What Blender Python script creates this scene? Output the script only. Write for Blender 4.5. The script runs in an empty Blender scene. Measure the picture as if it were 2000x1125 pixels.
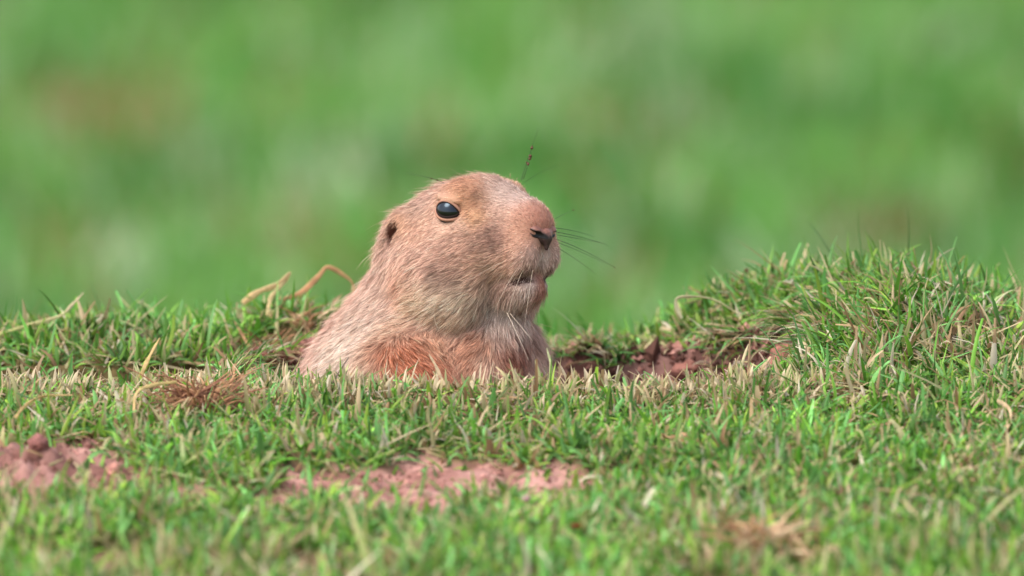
import bpy, math, random
import numpy as np
from mathutils import Vector, kdtree

rng = np.random.default_rng(11)
random.seed(11)
R = math.radians
sc = bpy.context.scene
COL = sc.collection
MM = 0.001

# ------------------------------------------------------------------ camera
PITCH = R(7.0)
DIST = 4400.0                      # mm from lens to the animal
FWD = np.array([0, math.cos(PITCH), -math.sin(PITCH)])
UPV = np.array([0, math.sin(PITCH), math.cos(PITCH)])
cam_d = bpy.data.cameras.new('camera')
cam = bpy.data.objects.new('camera', cam_d)
COL.objects.link(cam)
cam.location = Vector(-FWD * DIST * MM)
cam.rotation_euler = (math.pi / 2 - PITCH, 0, 0)
cam_d.sensor_width = 36
cam_d.lens = 396
cam_d.clip_start = 0.1
cam_d.clip_end = 2000
cam_d.dof.use_dof = True
cam_d.dof.focus_distance = 4.375
cam_d.dof.aperture_fstop = 7.5
cam_d.dof.aperture_blades = 9
sc.camera = cam

# ------------------------------------------------------------------ sky and sun
SUN_EL, SUN_AZ = R(56), R(-125)    # azimuth from +Y, clockwise: upper left, a little in front
w = bpy.data.worlds.new('World'); sc.world = w; w.use_nodes = True
nt = w.node_tree
bg = nt.nodes['Background']
sky = nt.nodes.new('ShaderNodeTexSky'); sky.sky_type = 'NISHITA'
sky.sun_disc = False
sky.sun_elevation = SUN_EL; sky.sun_rotation = SUN_AZ
sky.dust_density = 3.0; sky.air_density = 1.0
hs = nt.nodes.new('ShaderNodeHueSaturation'); hs.inputs['Saturation'].default_value = 0.6
nt.links.new(sky.outputs[0], hs.inputs['Color'])
nt.links.new(hs.outputs[0], bg.inputs[0])
bg.inputs[1].default_value = 0.15
sl = bpy.data.lights.new('sun', 'SUN'); sl.energy = 1.0; sl.angle = R(38); sl.color = (1.0, 0.965, 0.92)
so = bpy.data.objects.new('sun', sl); COL.objects.link(so)
sd = Vector((math.sin(SUN_AZ) * math.cos(SUN_EL), math.cos(SUN_AZ) * math.cos(SUN_EL), math.sin(SUN_EL)))
so.rotation_euler = sd.to_track_quat('Z', 'Y').to_euler()
sc.view_settings.view_transform = 'Standard'
sc.view_settings.look = 'None'
sc.view_settings.exposure = 1.25
sc.view_settings.gamma = 1.0
sc.render.engine = 'CYCLES'
sc.cycles.use_denoising = True
sc.cycles.max_bounces = 6
sc.cycles.diffuse_bounces = 3
sc.cycles.transmission_bounces = 4
sc.cycles.use_adaptive_sampling = False

# ------------------------------------------------------------------ helpers
def s2l(c):
    c = np.asarray(c, float) / 255.0
    return np.where(c <= 0.04045, c / 12.92, ((c + 0.055) / 1.055) ** 2.4)

def unit(v):
    return v / np.maximum(np.linalg.norm(v, axis=-1, keepdims=True), 1e-9)

def view2world(p):                 # (right, away, up) as seen from the front -> world, mm
    p = np.asarray(p, float)
    return p[..., 0:1] * np.array([1., 0, 0]) + p[..., 1:2] * FWD + p[..., 2:3] * UPV

def mesh_np(name, V, F, mat, colors=None, parent=None, smooth=True):
    """V (n,3) mm in world, F (m,k) one polygon size"""
    me = bpy.data.meshes.new(name)
    V = np.asarray(V, np.float32) * MM
    F = np.asarray(F, np.int32)
    n, (m, k) = len(V), F.shape
    me.vertices.add(n); me.vertices.foreach_set('co', V.ravel())
    me.loops.add(m * k); me.loops.foreach_set('vertex_index', F.ravel())
    me.polygons.add(m)
    me.polygons.foreach_set('loop_start', np.arange(0, m * k, k, dtype=np.int32))
    me.polygons.foreach_set('use_smooth', np.full(m, smooth))
    me.update(calc_edges=True)
    if colors is not None:
        a = me.color_attributes.new('Col', 'FLOAT_COLOR', 'POINT')
        c4 = np.ones((n, 4), np.float32); c4[:, :3] = colors
        a.data.foreach_set('color', c4.ravel())
    me.validate()
    o = bpy.data.objects.new(name, me); COL.objects.link(o)
    me.materials.append(mat)
    if parent is not None:
        o.parent = parent
        o.matrix_parent_inverse = parent.matrix_world.inverted()
    return o

def tag(o, label=None, cat=None, group=None, kind=None):
    if label: o['label'] = label
    if cat: o['category'] = cat
    if group: o['group'] = group
    if kind: o['kind'] = kind
    return o

def empty(name, loc_mm):
    o = bpy.data.objects.new(name, None); COL.objects.link(o)
    o.location = Vector(np.asarray(loc_mm) * MM)
    o.empty_display_size = 0.01
    bpy.context.view_layer.update()
    return o

# lattice value noise ------------------------------------------------
_T = rng.random((256, 256))
def vnoise2(x, y):
    xi = np.floor(x).astype(int); yi = np.floor(y).astype(int)
    fx = x - xi; fy = y - yi
    fx = fx * fx * (3 - 2 * fx); fy = fy * fy * (3 - 2 * fy)
    g = lambda a, b: _T[a & 255, b & 255]
    return ((g(xi, yi) * (1 - fx) + g(xi + 1, yi) * fx) * (1 - fy)
            + (g(xi, yi + 1) * (1 - fx) + g(xi + 1, yi + 1) * fx) * fy)
def fbm2(x, y, o=4):
    s = 0; a = 0.5; t = 0
    for i in range(o):
        s = s + a * vnoise2(x * 2 ** i + 17.3 * i, y * 2 ** i + 5.7 * i); t += a; a *= 0.5
    return s / t
def vnoise3(x, y, z):
    zi = np.floor(z).astype(int); fz = z - zi; fz = fz * fz * (3 - 2 * fz)
    a = vnoise2(x + 37.1 * zi, y + 91.7 * zi); b = vnoise2(x + 37.1 * (zi + 1), y + 91.7 * (zi + 1))
    return a * (1 - fz) + b * fz
def sstep(a, b, x):
    t = np.clip((x - a) / (b - a), 0, 1); return t * t * (3 - 2 * t)

# ------------------------------------------------------------------ materials
def mat_attr(name, rough=0.6, spec=0.3, trans=0.0, noise=None, bump=None, sheen=0.0):
    m = bpy.data.materials.new(name); m.use_nodes = True
    n = m.node_tree.nodes; l = m.node_tree.links
    b = n['Principled BSDF']; out = n['Material Output']
    at = n.new('ShaderNodeVertexColor'); at.layer_name = 'Col'
    col = at.outputs['Color']
    if noise:
        sc_, amt = noise
        tc = n.new('ShaderNodeTexCoord')
        nz = n.new('ShaderNodeTexNoise'); nz.inputs['Scale'].default_value = sc_; nz.inputs['Detail'].default_value = 6
        l.new(tc.outputs['Object'], nz.inputs['Vector'])
        mr = n.new('ShaderNodeMapRange'); mr.inputs['To Min'].default_value = 1 - amt; mr.inputs['To Max'].default_value = 1 + amt
        mr.inputs['From Min'].default_value = 0.25; mr.inputs['From Max'].default_value = 0.75
        l.new(nz.outputs['Fac'], mr.inputs['Value'])
        mx = n.new('ShaderNodeVectorMath'); mx.operation = 'SCALE'
        l.new(col, mx.inputs[0]); l.new(mr.outputs[0], mx.inputs['Scale'])
        col = mx.outputs[0]
        if bump:
            bp = n.new('ShaderNodeBump'); bp.inputs['Strength'].default_value = bump[0]; bp.inputs['Distance'].default_value = bump[1]
            l.new(nz.outputs['Fac'], bp.inputs['Height']); l.new(bp.outputs[0], b.inputs['Normal'])
    l.new(col, b.inputs['Base Color'])
    b.inputs['Roughness'].default_value = rough
    b.inputs['Specular IOR Level'].default_value = spec
    if sheen:
        b.inputs['Sheen Weight'].default_value = sheen
    if trans:
        tr = n.new('ShaderNodeBsdfTranslucent'); l.new(col, tr.inputs['Color'])
        ms = n.new('ShaderNodeMixShader'); ms.inputs[0].default_value = trans
        l.new(b.outputs[0], ms.inputs[1]); l.new(tr.outputs[0], ms.inputs[2]); l.new(ms.outputs[0], out.inputs[0])
    return m

M_SOIL = mat_attr('soil', 0.95, 0.15, noise=(260, 0.30), bump=(0.5, 0.0012))
M_GRASS = mat_attr('grass_blade', 0.5, 0.35, trans=0.35)
M_DRY = mat_attr('dry_grass', 0.7, 0.2, trans=0.2, noise=(500, 0.18))
M_FUR = mat_attr('fur', 0.6, 0.2, trans=0.22)
M_SKIN = mat_attr('skin', 0.8, 0.1)
M_NOSE = mat_attr('nose_skin', 0.5, 0.35, noise=(900, 0.35), bump=(0.5, 0.0004))
M_WHISK = mat_attr('whisker', 0.5, 0.3)
def mat_eye():
    m = bpy.data.materials.new('eye_gloss'); m.use_nodes = True
    n = m.node_tree.nodes; l = m.node_tree.links; b = n['Principled BSDF']
    lw = n.new('ShaderNodeTexNoise'); lw.inputs['Scale'].default_value = 300
    cr = n.new('ShaderNodeValToRGB')
    cr.color_ramp.elements[0].color = (0.004, 0.003, 0.003, 1); cr.color_ramp.elements[1].color = (0.012, 0.008, 0.006, 1)
    l.new(lw.outputs['Fac'], cr.inputs[0]); l.new(cr.outputs[0], b.inputs['Base Color'])
    b.inputs['Roughness'].default_value = 0.02; b.inputs['IOR'].default_value = 1.5; b.inputs['Specular Tint'].default_value = (0.6, 0.8, 1.0, 1)  # blue tint paints a blue sky reflection onto the eye
    return m
M_EYE = mat_eye()

# ------------------------------------------------------------------ terrain
BARE = [  # cx, cy, rx, ry, strength : bare soil showing through the turf (mm)
    (-22, -184, 58, 38, 1.0), (16, -176, 38, 32, 1.0), (-68, -184, 36, 27, 1.0), (-188, -166, 46, 44, 1.0), (-128, -200, 40, 26, 0.6),
    (76, -345, 26, 30, 0.8), (-60, -300, 26, 22, 0.4), (72, -330, 10, 14, 0.9), (-150, -290, 24, 16, 0.4), (40, -260, 14, 12, 0.3),
]
def hole_q(x, y):
    wob = 0.10 * (fbm2(x / 40 + 3, y / 40 + 9, 3) - 0.5)
    return np.sqrt(((x - 4) / 112) ** 2 + ((y - 14) / 68) ** 2) + wob
def bare_mask(x, y):
    wob = (fbm2(x / 18 + 31, y / 26 + 12, 4) - 0.5) * 1.5
    m = np.zeros_like(x)
    for cx, cy, rx, ry, s in BARE:
        q = np.sqrt(((x - cx) / rx) ** 2 + ((y - cy) / ry) ** 2) + wob
        m = np.maximum(m, s * sstep(1.05, 0.8, q))
    return m
def trench(x, y):
    yy = y + 7 * np.sin(x / 15) + 5 * np.sin(x / 6.3)
    return sstep(-40, -26, yy) * sstep(46, 36, yy) * sstep(-260, -235, x) * sstep(-108, -126, x)
def terrain(x, y, detail=True):
    x = np.asarray(x, float); y = np.asarray(y, float)
    z = -35.5 + np.where(y < -60, (y + 60) * 0.128, 0)
    z = z + np.where(y > 90, -0.02 * (y - 90), 0)
    z = z - 350 * sstep(118, 820, y)
    z = z + 19 * np.exp(-((x - 96) / 40) ** 2 - ((y - 106) / 32) ** 2)
    z = z + 12 * (fbm2(x / 26 + 13, y / 26 + 8, 2) - 0.5) * sstep(40, 75, y) * sstep(160, 110, y)
    z = z + 29 * np.exp(-((x - 150) / 50) ** 2 - ((y - 52) / 64) ** 2)           # turf mound on the right
    z = z + 2 * np.exp(-((x - 225) / 50) ** 2 - ((y - 20) / 80) ** 2)
    z = z + 5 * np.exp(-((x + 165) / 80) ** 2 - ((y - 90) / 30) ** 2)            # bank behind, left
    z = z + 12 * np.exp(-((x + 90) / 28) ** 2 - ((y - 104) / 22) ** 2)
    z = z - 5 * np.exp(-((x - 40) / 50) ** 2 - ((y - 105) / 40) ** 2)
    z = z + 3 * np.exp(-((y + 58) / 16) ** 2)                                    # lip of the hole
    f = sstep(330, 1600, np.abs(x)); z = z * (1 - f) - 385 * f
    z = np.maximum(z, -385 - 0.0 * x)
    big = (fbm2(x / 420 + 3.3, y / 420 + 1.7, 3) - 0.5)
    z = z + big * 60 * sstep(700, 2200, np.hypot(x, y))
    q = hole_q(x, y)
    z = z - 34 * sstep(1.03, 0.88, q) - 66 * sstep(0.95, 0.5, q)
    z = z - 26 * trench(x, y)
    b = bare_mask(x, y)
    z = z - 3.5 * b
    z = z + 8 * np.exp(-((x + 188) / 34) ** 2 - ((y + 160) / 26) ** 2)
    if detail:
        near = 1 - sstep(500, 1200, np.hypot(x, y))
        lump = fbm2(x / 11, y / 11, 4) - 0.5
        ridg = 1 - np.abs(2 * fbm2(x / 9 + 40, y / 9 + 2, 3) - 1) * 2
        soil = np.maximum(b, sstep(1.1, 0.9, q))
        fine = fbm2(x / 3.6 + 5, y / 3.6 + 61, 3) - 0.5
        hol = sstep(1.1, 0.9, q)
        z = z + near * (lump * (4 + 2.0 * soil + 7 * hol) + ridg * (soil * 0.6 + hol * 4.0) + fine * soil * 1.6)
        heap = np.exp(-((x + 188) / 40) ** 2 - ((y + 162) / 32) ** 2)
        z = z + heap * (np.abs(fbm2(x / 7 + 9, y / 7, 3) - 0.5) * 20 - 3)
    return z
def tnormal(x, y, e=3.0):
    dx = (terrain(x + e, y, False) - terrain(x - e, y, False)) / (2 * e)
    dy = (terrain(x, y + e, False) - terrain(x, y - e, False)) / (2 * e)
    return unit(np.stack([-dx, -dy, np.ones_like(dx)], -1))

def axis(lo, hi, step, far, grow):
    c = list(np.arange(lo, hi + 0.1, step)); s = step
    a = c[-1]; right = []
    while a < far: s *= grow; a += s; right.append(a)
    s = step; a = c[0]; left = []
    while a > -far: s *= grow; a -= s; left.append(a)
    return np.array(left[::-1] + c + right)
gx = axis(-225, 225, 1.7, 300000, 1.16); gy = axis(-260, 125, 1.7, 300000, 1.16)
GX, GY = np.meshgrid(gx, gy, indexing='ij')
GZ = terrain(GX, GY)
nxg, nyg = GX.shape
idx = np.arange(nxg * nyg).reshape(nxg, nyg)
quads = np.stack([idx[:-1, :-1], idx[1:, :-1], idx[1:, 1:], idx[:-1, 1:]], -1).reshape(-1, 4)
xf, yf = GX.ravel(), GY.ravel()
soilc = np.maximum(bare_mask(xf, yf), sstep(1.3, 1.12, hole_q(xf, yf)) * (yf > 0) + sstep(1.16, 1.0, hole_q(xf, yf)) * (yf <= 0))
soilc = np.maximum(soilc, sstep(0.3, 0.5, trench(xf, yf)))[:, None]
soil_a, soil_b = s2l((178, 134, 122)), s2l((132, 92, 82))
mixn = sstep(0.3, 0.7, fbm2(xf / 9 + 4, yf / 9 + 8, 4))[:, None]
soil_col = soil_a * mixn + soil_b * (1 - mixn)
thatch = s2l((96, 82, 52)) * (0.7 + 0.6 * fbm2(xf / 14, yf / 14, 3))[:, None]
meadow = s2l((92, 122, 60)) * (0.7 + 0.6 * fbm2(xf / 300, yf / 300, 4))[:, None]
fm = sstep(350, 900, np.hypot(xf, yf))[:, None]
soil_col = soil_col * (1 - 0.45 * np.maximum(sstep(1.1, 0.98, hole_q(xf, yf)), trench(xf, yf))[:, None])      # shade of the hole and trench painted into the soil colour
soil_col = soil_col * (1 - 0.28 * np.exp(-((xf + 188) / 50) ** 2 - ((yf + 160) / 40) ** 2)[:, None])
gcol = (thatch * (1 - fm) + meadow * fm) * (1 - soilc) + soil_col * soilc
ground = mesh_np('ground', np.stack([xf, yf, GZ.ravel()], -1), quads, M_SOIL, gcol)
tag(ground, 'red brown soil of the burrow and the meadow under the turf', 'ground', kind='structure')

# ------------------------------------------------------------------ grass
def blades(P, N, L, W, head, lean, curv, colr, colt, rows=4, fold=True, tipw=0.06, power=2.2, twist=None):
    """vectorised grass blades, returns verts, quads, colours"""
    n = len(P)
    h = np.stack([np.cos(head), np.sin(head), np.zeros(n)], -1)
    h = unit(h - N * np.sum(h * N, -1, keepdims=True))
    side = np.cross(N, h)
    if twist is not None:
        side = unit(side * np.cos(twist)[:, None] + h * np.sin(twist)[:, None])
    pts = [P]; dirs = []
    for r in range(rows + 1):
        a = lean + curv * r / rows
        d = N * np.cos(a)[:, None] + h * np.sin(a)[:, None]
        dirs.append(d)
        if r < rows: pts.append(pts[-1] + d * (L / rows)[:, None])
    tipw = np.broadcast_to(tipw, (n,))
    V = []; C = []
    k = 3 if fold else 2
    for r in range(rows + 1):
        s = r / rows
        wv = W * ((0.75 + 0.25 * min(1, s * 4)) * (1 - s ** power) + tipw * s ** power)
        nn = unit(np.cross(dirs[r], side))
        lft = pts[r] - side * (wv / 2)[:, None]; rgt = pts[r] + side * (wv / 2)[:, None]
        c = colr * (1 - s) + colt * s
        if fold:
            mid = pts[r] + nn * (wv * 0.28)[:, None]
            V += [lft, mid, rgt]; C += [c, c, c]
        else:
            V += [lft, rgt]; C += [c, c]
    V = np.stack(V, 1); C = np.stack(C, 1)
    per = (rows + 1) * k
    f = []
    for r in range(rows):
        for j in range(k - 1):
            a = r * k + j
            f.append([a, a + 1, a + k + 1, a + k])
    F = (np.arange(n)[:, None, None] * per + np.array(f)[None]).reshape(-1, 4)
    return V.reshape(-1, 3), F, C.reshape(-1, 3)

GREENS = s2l([(98, 152, 48), (76, 134, 40), (118, 166, 66), (62, 112, 40), (132, 166, 62), (96, 154, 82), (110, 170, 96)]) * np.array([1.1, 1.04, 0.95])
TANS = s2l([(206, 182, 140), (186, 154, 112), (214, 200, 172), (168, 132, 96), (190, 180, 130)])

def scatter(n, x0, x1, y0, y1, tuft=5, spread=3.0):
    m = int(n / tuft) + 1
    cx = rng.uniform(x0, x1, m); cy = rng.uniform(y0, y1, m)
    x = np.repeat(cx, tuft) + rng.normal(0, spread, m * tuft)
    y = np.repeat(cy, tuft) + rng.normal(0, spread, m * tuft)
    return x[:n], y[:n]

def turf(name, n, box, label, rows=4, fold=True):
    x, y = scatter(n, *box)
    q = hole_q(x, y); b = bare_mask(x, y)
    keep = (q > 1.0 + 0.07 * rng.random(len(x))) & (rng.random(len(x)) > b * 0.93)
    keep &= ~((trench(x, y) > 0.15) & (rng.random(len(x)) < 0.93))
    # ragged far wall: more soil shows there
    fw = (y > 30) & (((x > -112) & (x < -60) & (q < 1.38)) | ((x > -62) & (x < 120) & (q < 1.2)))
    keep &= ~(fw & (rng.random(len(x)) < 0.8))
    x, y, q, b = x[keep], y[keep], q[keep], b[keep]
    n = len(x)
    N = tnormal(x, y); N = unit(N * 0.5 + np.array([0, 0, 0.5]))
    P = np.stack([x, y, terrain(x, y) - 1.0], -1)
    lip = np.exp(-((y + 60) / 17) ** 2) * (x > -215) * (x < 135)
    mound = np.exp(-((x - 175) / 75) ** 2 - ((y - 40) / 85) ** 2)
    farrim = sstep(-70, -30, x) * sstep(120, 80, x) * (y > 60)
    L = rng.gamma(9, 1 / 9.0, n) * (8.8 + 8.5 * mound) * (1 - 0.3 * lip)
    front = sstep(-90, -200, y); L *= 1 + 0.4 * sstep(-215, -320, y)
    L *= 0.55 + 0.9 * fbm2(x / 22 + 7, y / 22 + 3, 3); L *= 1 - 0.35 * farrim
    L = np.where(rng.random(n) < 0.04, L * 1.4, L)
    L *= np.where((b > 0.1), 0.7, 1)
    W = rng.gamma(12, 1 / 12., n) * 1.75 * (1 + 0.1 * front) * (1 - 0.15 * lip)
    head = rng.uniform(0, 2 * np.pi, n)
    hm = np.pi * 0.95 + rng.normal(0, 0.9, n)
    head = np.where(rng.random(n) < 0.55 * mound, hm, head)
    lean = np.abs(rng.normal(0.62, 0.42, n)) + 0.25 * mound
    lean = np.where(lip > 0.4, lean * 0.75, lean)
    curv = rng.normal(0.6, 0.7, n)
    flat = rng.random(n) < 0.2
    lean = np.where(flat, rng.uniform(0.9, 1.35, n), lean); curv = np.where(flat, rng.uniform(0, 0.4, n), curv)
    lng = rng.random(n) < 0.03
    L = np.where(lng, L * (1.9 - 0.9 * mound), L); lean = np.where(lng, rng.uniform(0.8, 1.35, n), lean); curv = np.where(lng, rng.uniform(-0.2, 0.5, n), curv)
    patch = fbm2(x / 45 + 50, y / 60 + 20, 3)
    pt = 0.14 + 0.25 * lip + 0.22 * sstep(0.5, 0.72, patch) + 0.3 * flat + 0.08 * mound
    pt += 0.22 * np.exp(-((x + 130) / 70) ** 2 - ((y + 75) / 35) ** 2)
    tan = rng.random(n) < pt
    gi = rng.integers(0, len(GREENS), n); ti = rng.integers(0, len(TANS), n)
    g = GREENS[gi] * (0.5 + 1.0 * fbm2(x / 30 + 1, y / 30 + 77, 3))[:, None] * rng.lognormal(0, 0.28, n)[:, None]
    t = TANS[ti] * rng.uniform(0.6, 1.1, n)[:, None]
    root = np.where(tan[:, None], t * 0.85, g * 0.88 + 0.12 * s2l((190, 180, 120)))
    tip = np.where(tan[:, None], t, g)
    brown_tip = (rng.random(n) < 0.12 + 0.28 * lip)[:, None]
    tip = np.where(brown_tip, s2l((205, 180, 140)), tip)
    cut = np.where(rng.random(n) < 0.25 + 0.25 * lip, 0.5, 0.06)
    V, F, C = blades(P, N, L, W, head, lean, curv, root, tip, rows=rows, fold=fold, tipw=cut, twist=rng.normal(0, 0.6, n))
    o = mesh_np(name, V, F, M_GRASS, C)
    return tag(o, label, 'grass', kind='stuff')

turf('turf_grass', 34000, (-235, 235, -260, -30), 'short sunlit turf in front of the burrow mouth')
turf('turf_grass', 11000, (-240, -60, -28, 135), 'grass on the low bank behind the burrow to the left')
turf('turf_grass', 17000, (60, 270, -28, 150), 'longer tangled grass covering the mound to the right of the burrow')
turf('turf_grass', 4500, (-70, 110, 70, 140), 'thin grass along the far rim behind the animal')
turf('turf_grass', 24000, (-270, 270, -470, -258), 'blurred grass nearest the camera at the lower edge', 3, False)

def rim_grass(n):
    a = rng.uniform(-0.25, np.pi + 0.35, n); qq = rng.uniform(0.99, 1.12, n)
    x = 4 + 112 * qq * np.cos(a) + rng.normal(0, 2, n); y = 14 + 68 * qq * np.sin(a) + rng.normal(0, 2, n)
    k = fbm2(x / 14 + 71, y / 14 + 3, 2) > 0.45; x, y = x[k], y[k]; n = len(x)
    P = np.stack([x, y, terrain(x, y) - 1], -1); N = unit(tnormal(x, y) * 0.4 + np.array([0, 0, 0.6]))
    head = np.arctan2(14 - y, (4 - x) * 0.6) + rng.normal(0, 0.7, n)
    L = rng.gamma(8, 1 / 8., n) * 12; tan = (rng.random(n) < 0.5)[:, None]
    g = np.where(tan, TANS[rng.integers(0, len(TANS), n)] * 0.8, GREENS[rng.integers(0, len(GREENS), n)] * 0.8) * rng.lognormal(0, 0.25, n)[:, None]
    V, F, C = blades(P, N, L, rng.uniform(0.7, 1.8, n), head, rng.uniform(0.5, 1.1, n), rng.uniform(0.3, 1.8, n), g * 0.9, g, rows=4, twist=rng.normal(0, 0.6, n))
    return tag(mesh_np('rim_grass', V, F, M_GRASS, C), 'drooping grass and roots hanging over the far rim of the hole', 'grass', kind='stuff')
rim_grass(3200)
def lip_blades(n):
    x = rng.uniform(-212, 120, n); y = -58 + rng.normal(0, 6, n); tuft = fbm2(x / 9 + 5, y / 9 + 44, 2) > 0.45
    x, y = x[tuft], y[tuft]; n = len(x)
    P = np.stack([x, y, terrain(x, y) - 0.5], -1); N = np.tile([0, 0, 1.], (n, 1))
    t = np.where((rng.random(n) < 0.7)[:, None], s2l((222, 200, 168)), s2l((196, 196, 140))) * rng.uniform(0.7, 1.1, n)[:, None]
    V, F, C = blades(P, N, rng.gamma(12, 1 / 12., n) * 8.2, rng.uniform(1.2, 2.1, n), rng.uniform(0, 6.283, n), np.abs(rng.normal(0.3, 0.25, n)), rng.normal(0.2, 0.4, n),
                     t * 0.7 + 0.3 * s2l((150, 160, 80)), t, rows=4, twist=rng.normal(0, 0.6, n), power=3.0)
    return tag(mesh_np('lip_grass', V, F, M_GRASS, C), 'pale blunt grass tips fringing the near lip of the hole', 'grass', kind='stuff')
lip_blades(650)
def meadow_grass(name, n, box, Lm, Wm, label, blobs=()):
    x, y = scatter(n, *box, tuft=7, spread=12)
    n = len(x)
    P = np.stack([x, y, terrain(x, y, False) - 2], -1)
    N = np.tile([0, 0, 1.], (n, 1))
    big = fbm2(x / 260 + 11, y / 420 + 4, 3)
    L = rng.gamma(9, 1 / 9.0, n) * Lm * (0.6 + 0.8 * big)
    W = rng.uniform(0.7, 1.4, n) * Wm
    tone = sstep(0.36, 0.64, fbm2(x / 62 + 2, y / 230 + 31, 3))[:, None]
    g = (s2l((70, 130, 44)) * (1 - tone) + s2l((114, 168, 76)) * tone) * rng.uniform(0.75, 1.2, n)[:, None]
    pale = (rng.random(n) < 0.08 + 0.28 * sstep(0.54, 0.7, fbm2(x / 60 + 60, y / 220 + 9, 3)))[:, None]
    g = np.where(pale, s2l((186, 204, 160)) * rng.uniform(0.8, 1.1, n)[:, None], g)
    pt = np.full(n, 0.06)
    for bx, by, br, bs in blobs:
        pt = pt + bs * np.exp(-((x - bx) / br) ** 2 - ((y - by) / (br * 3.4)) ** 2)
    tan = (rng.random(n) < pt)[:, None]
    g = np.where(tan, s2l((166, 122, 86)) * rng.uniform(0.75, 1.1, n)[:, None], g)
    V, F, C = blades(P, N, L, W, rng.uniform(0, 6.283, n), np.abs(rng.normal(0.25, 0.2, n)), rng.normal(0.4, 0.4, n),
                     g * 0.9, g, rows=3, fold=False, twist=rng.normal(0, 0.6, n))
    return tag(mesh_np(name, V, F, M_GRASS, C), label, 'grass', kind='stuff')
def ray_ground(px, py, zg=-385):
    """where the meadow lies that is seen beyond a given direction from the camera (mm)"""
    d = FWD + np.array([1., 0, 0]) * ((px - 1000) / 5 / DIST) + UPV * ((562.5 - py) / 5 / DIST)
    o = -FWD * DIST
    t = (zg - o[2]) / d[2]
    return o + d * t
blobs = []
for px, py, br, bs in ((185, 215, 50, 1.0), (110, 150, 30, 0.4), (1190, 250, 45, 0.35), (1730, 440, 40, 0.45), (180, 520, 40, 0.4), (560, 520, 40, 0.3)):
    g = ray_ground(px, py + 55); blobs.append((g[0], g[1], br, bs))
meadow_grass('meadow_grass', 66000, (-1150, 1150, 1900, 6300), 34, 6.0, 'soft blurred green meadow far behind the burrow', blobs)
meadow_grass('meadow_grass', 16000, (-1100, 1100, 170, 1900), 15, 2.4, 'grass on the slope falling away behind the burrow mound')
meadow_grass('meadow_grass', 9000, (-1100, -240, -500, 140), 22, 3.0, 'meadow grass off to the left of the burrow mound')
meadow_grass('meadow_grass', 9000, (270, 1100, -500, 140), 22, 3.0, 'meadow grass off to the right of the burrow mound')

# ------------------------------------------------------------------ the animal: an implicit body turned into one mesh
def px2(px, py): return (px - 1000) / 5.0, (562.5 - py) / 5.0
TH = R(43)
HR = np.array([[math.cos(TH), -math.sin(TH), 0], [-math.sin(TH), -math.cos(TH), 0], [0, 0, 1.]]).T   # columns: forward, right side, up
HX, HU = px2(940, 413)
HO = np.array([HX, 0.0, HU])
def hl(a, b, c): return HO + HR @ np.array([a, b, c], float)
def to_head(p): return (p - HO) @ HR

def ell(p, c, r, rot=None):
    d = p - np.asarray(c, np.float32)
    if rot is not None: d = d @ np.asarray(rot, np.float32)
    r = np.asarray(r, np.float32)
    k0 = np.linalg.norm(d / r, axis=-1); k1 = np.linalg.norm(d / (r * r), axis=-1)
    return k0 * (k0 - 1) / np.maximum(k1, 1e-6)
def cone(p, a, b, ra, rb):
    a = np.asarray(a, np.float32); b = np.asarray(b, np.float32)
    ab = b - a; t = np.clip(((p - a) @ ab) / (ab @ ab), 0, 1)
    return np.linalg.norm(p - a - t[..., None] * ab, axis=-1) - (ra + (rb - ra) * t)
def smin(a, b, k):
    h = np.clip(0.5 + 0.5 * (b - a) / k, 0, 1)
    return b * (1 - h) + a * h - k * h * (1 - h)
def smax(a, b, k): return -smin(-a, -b, k)

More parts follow.
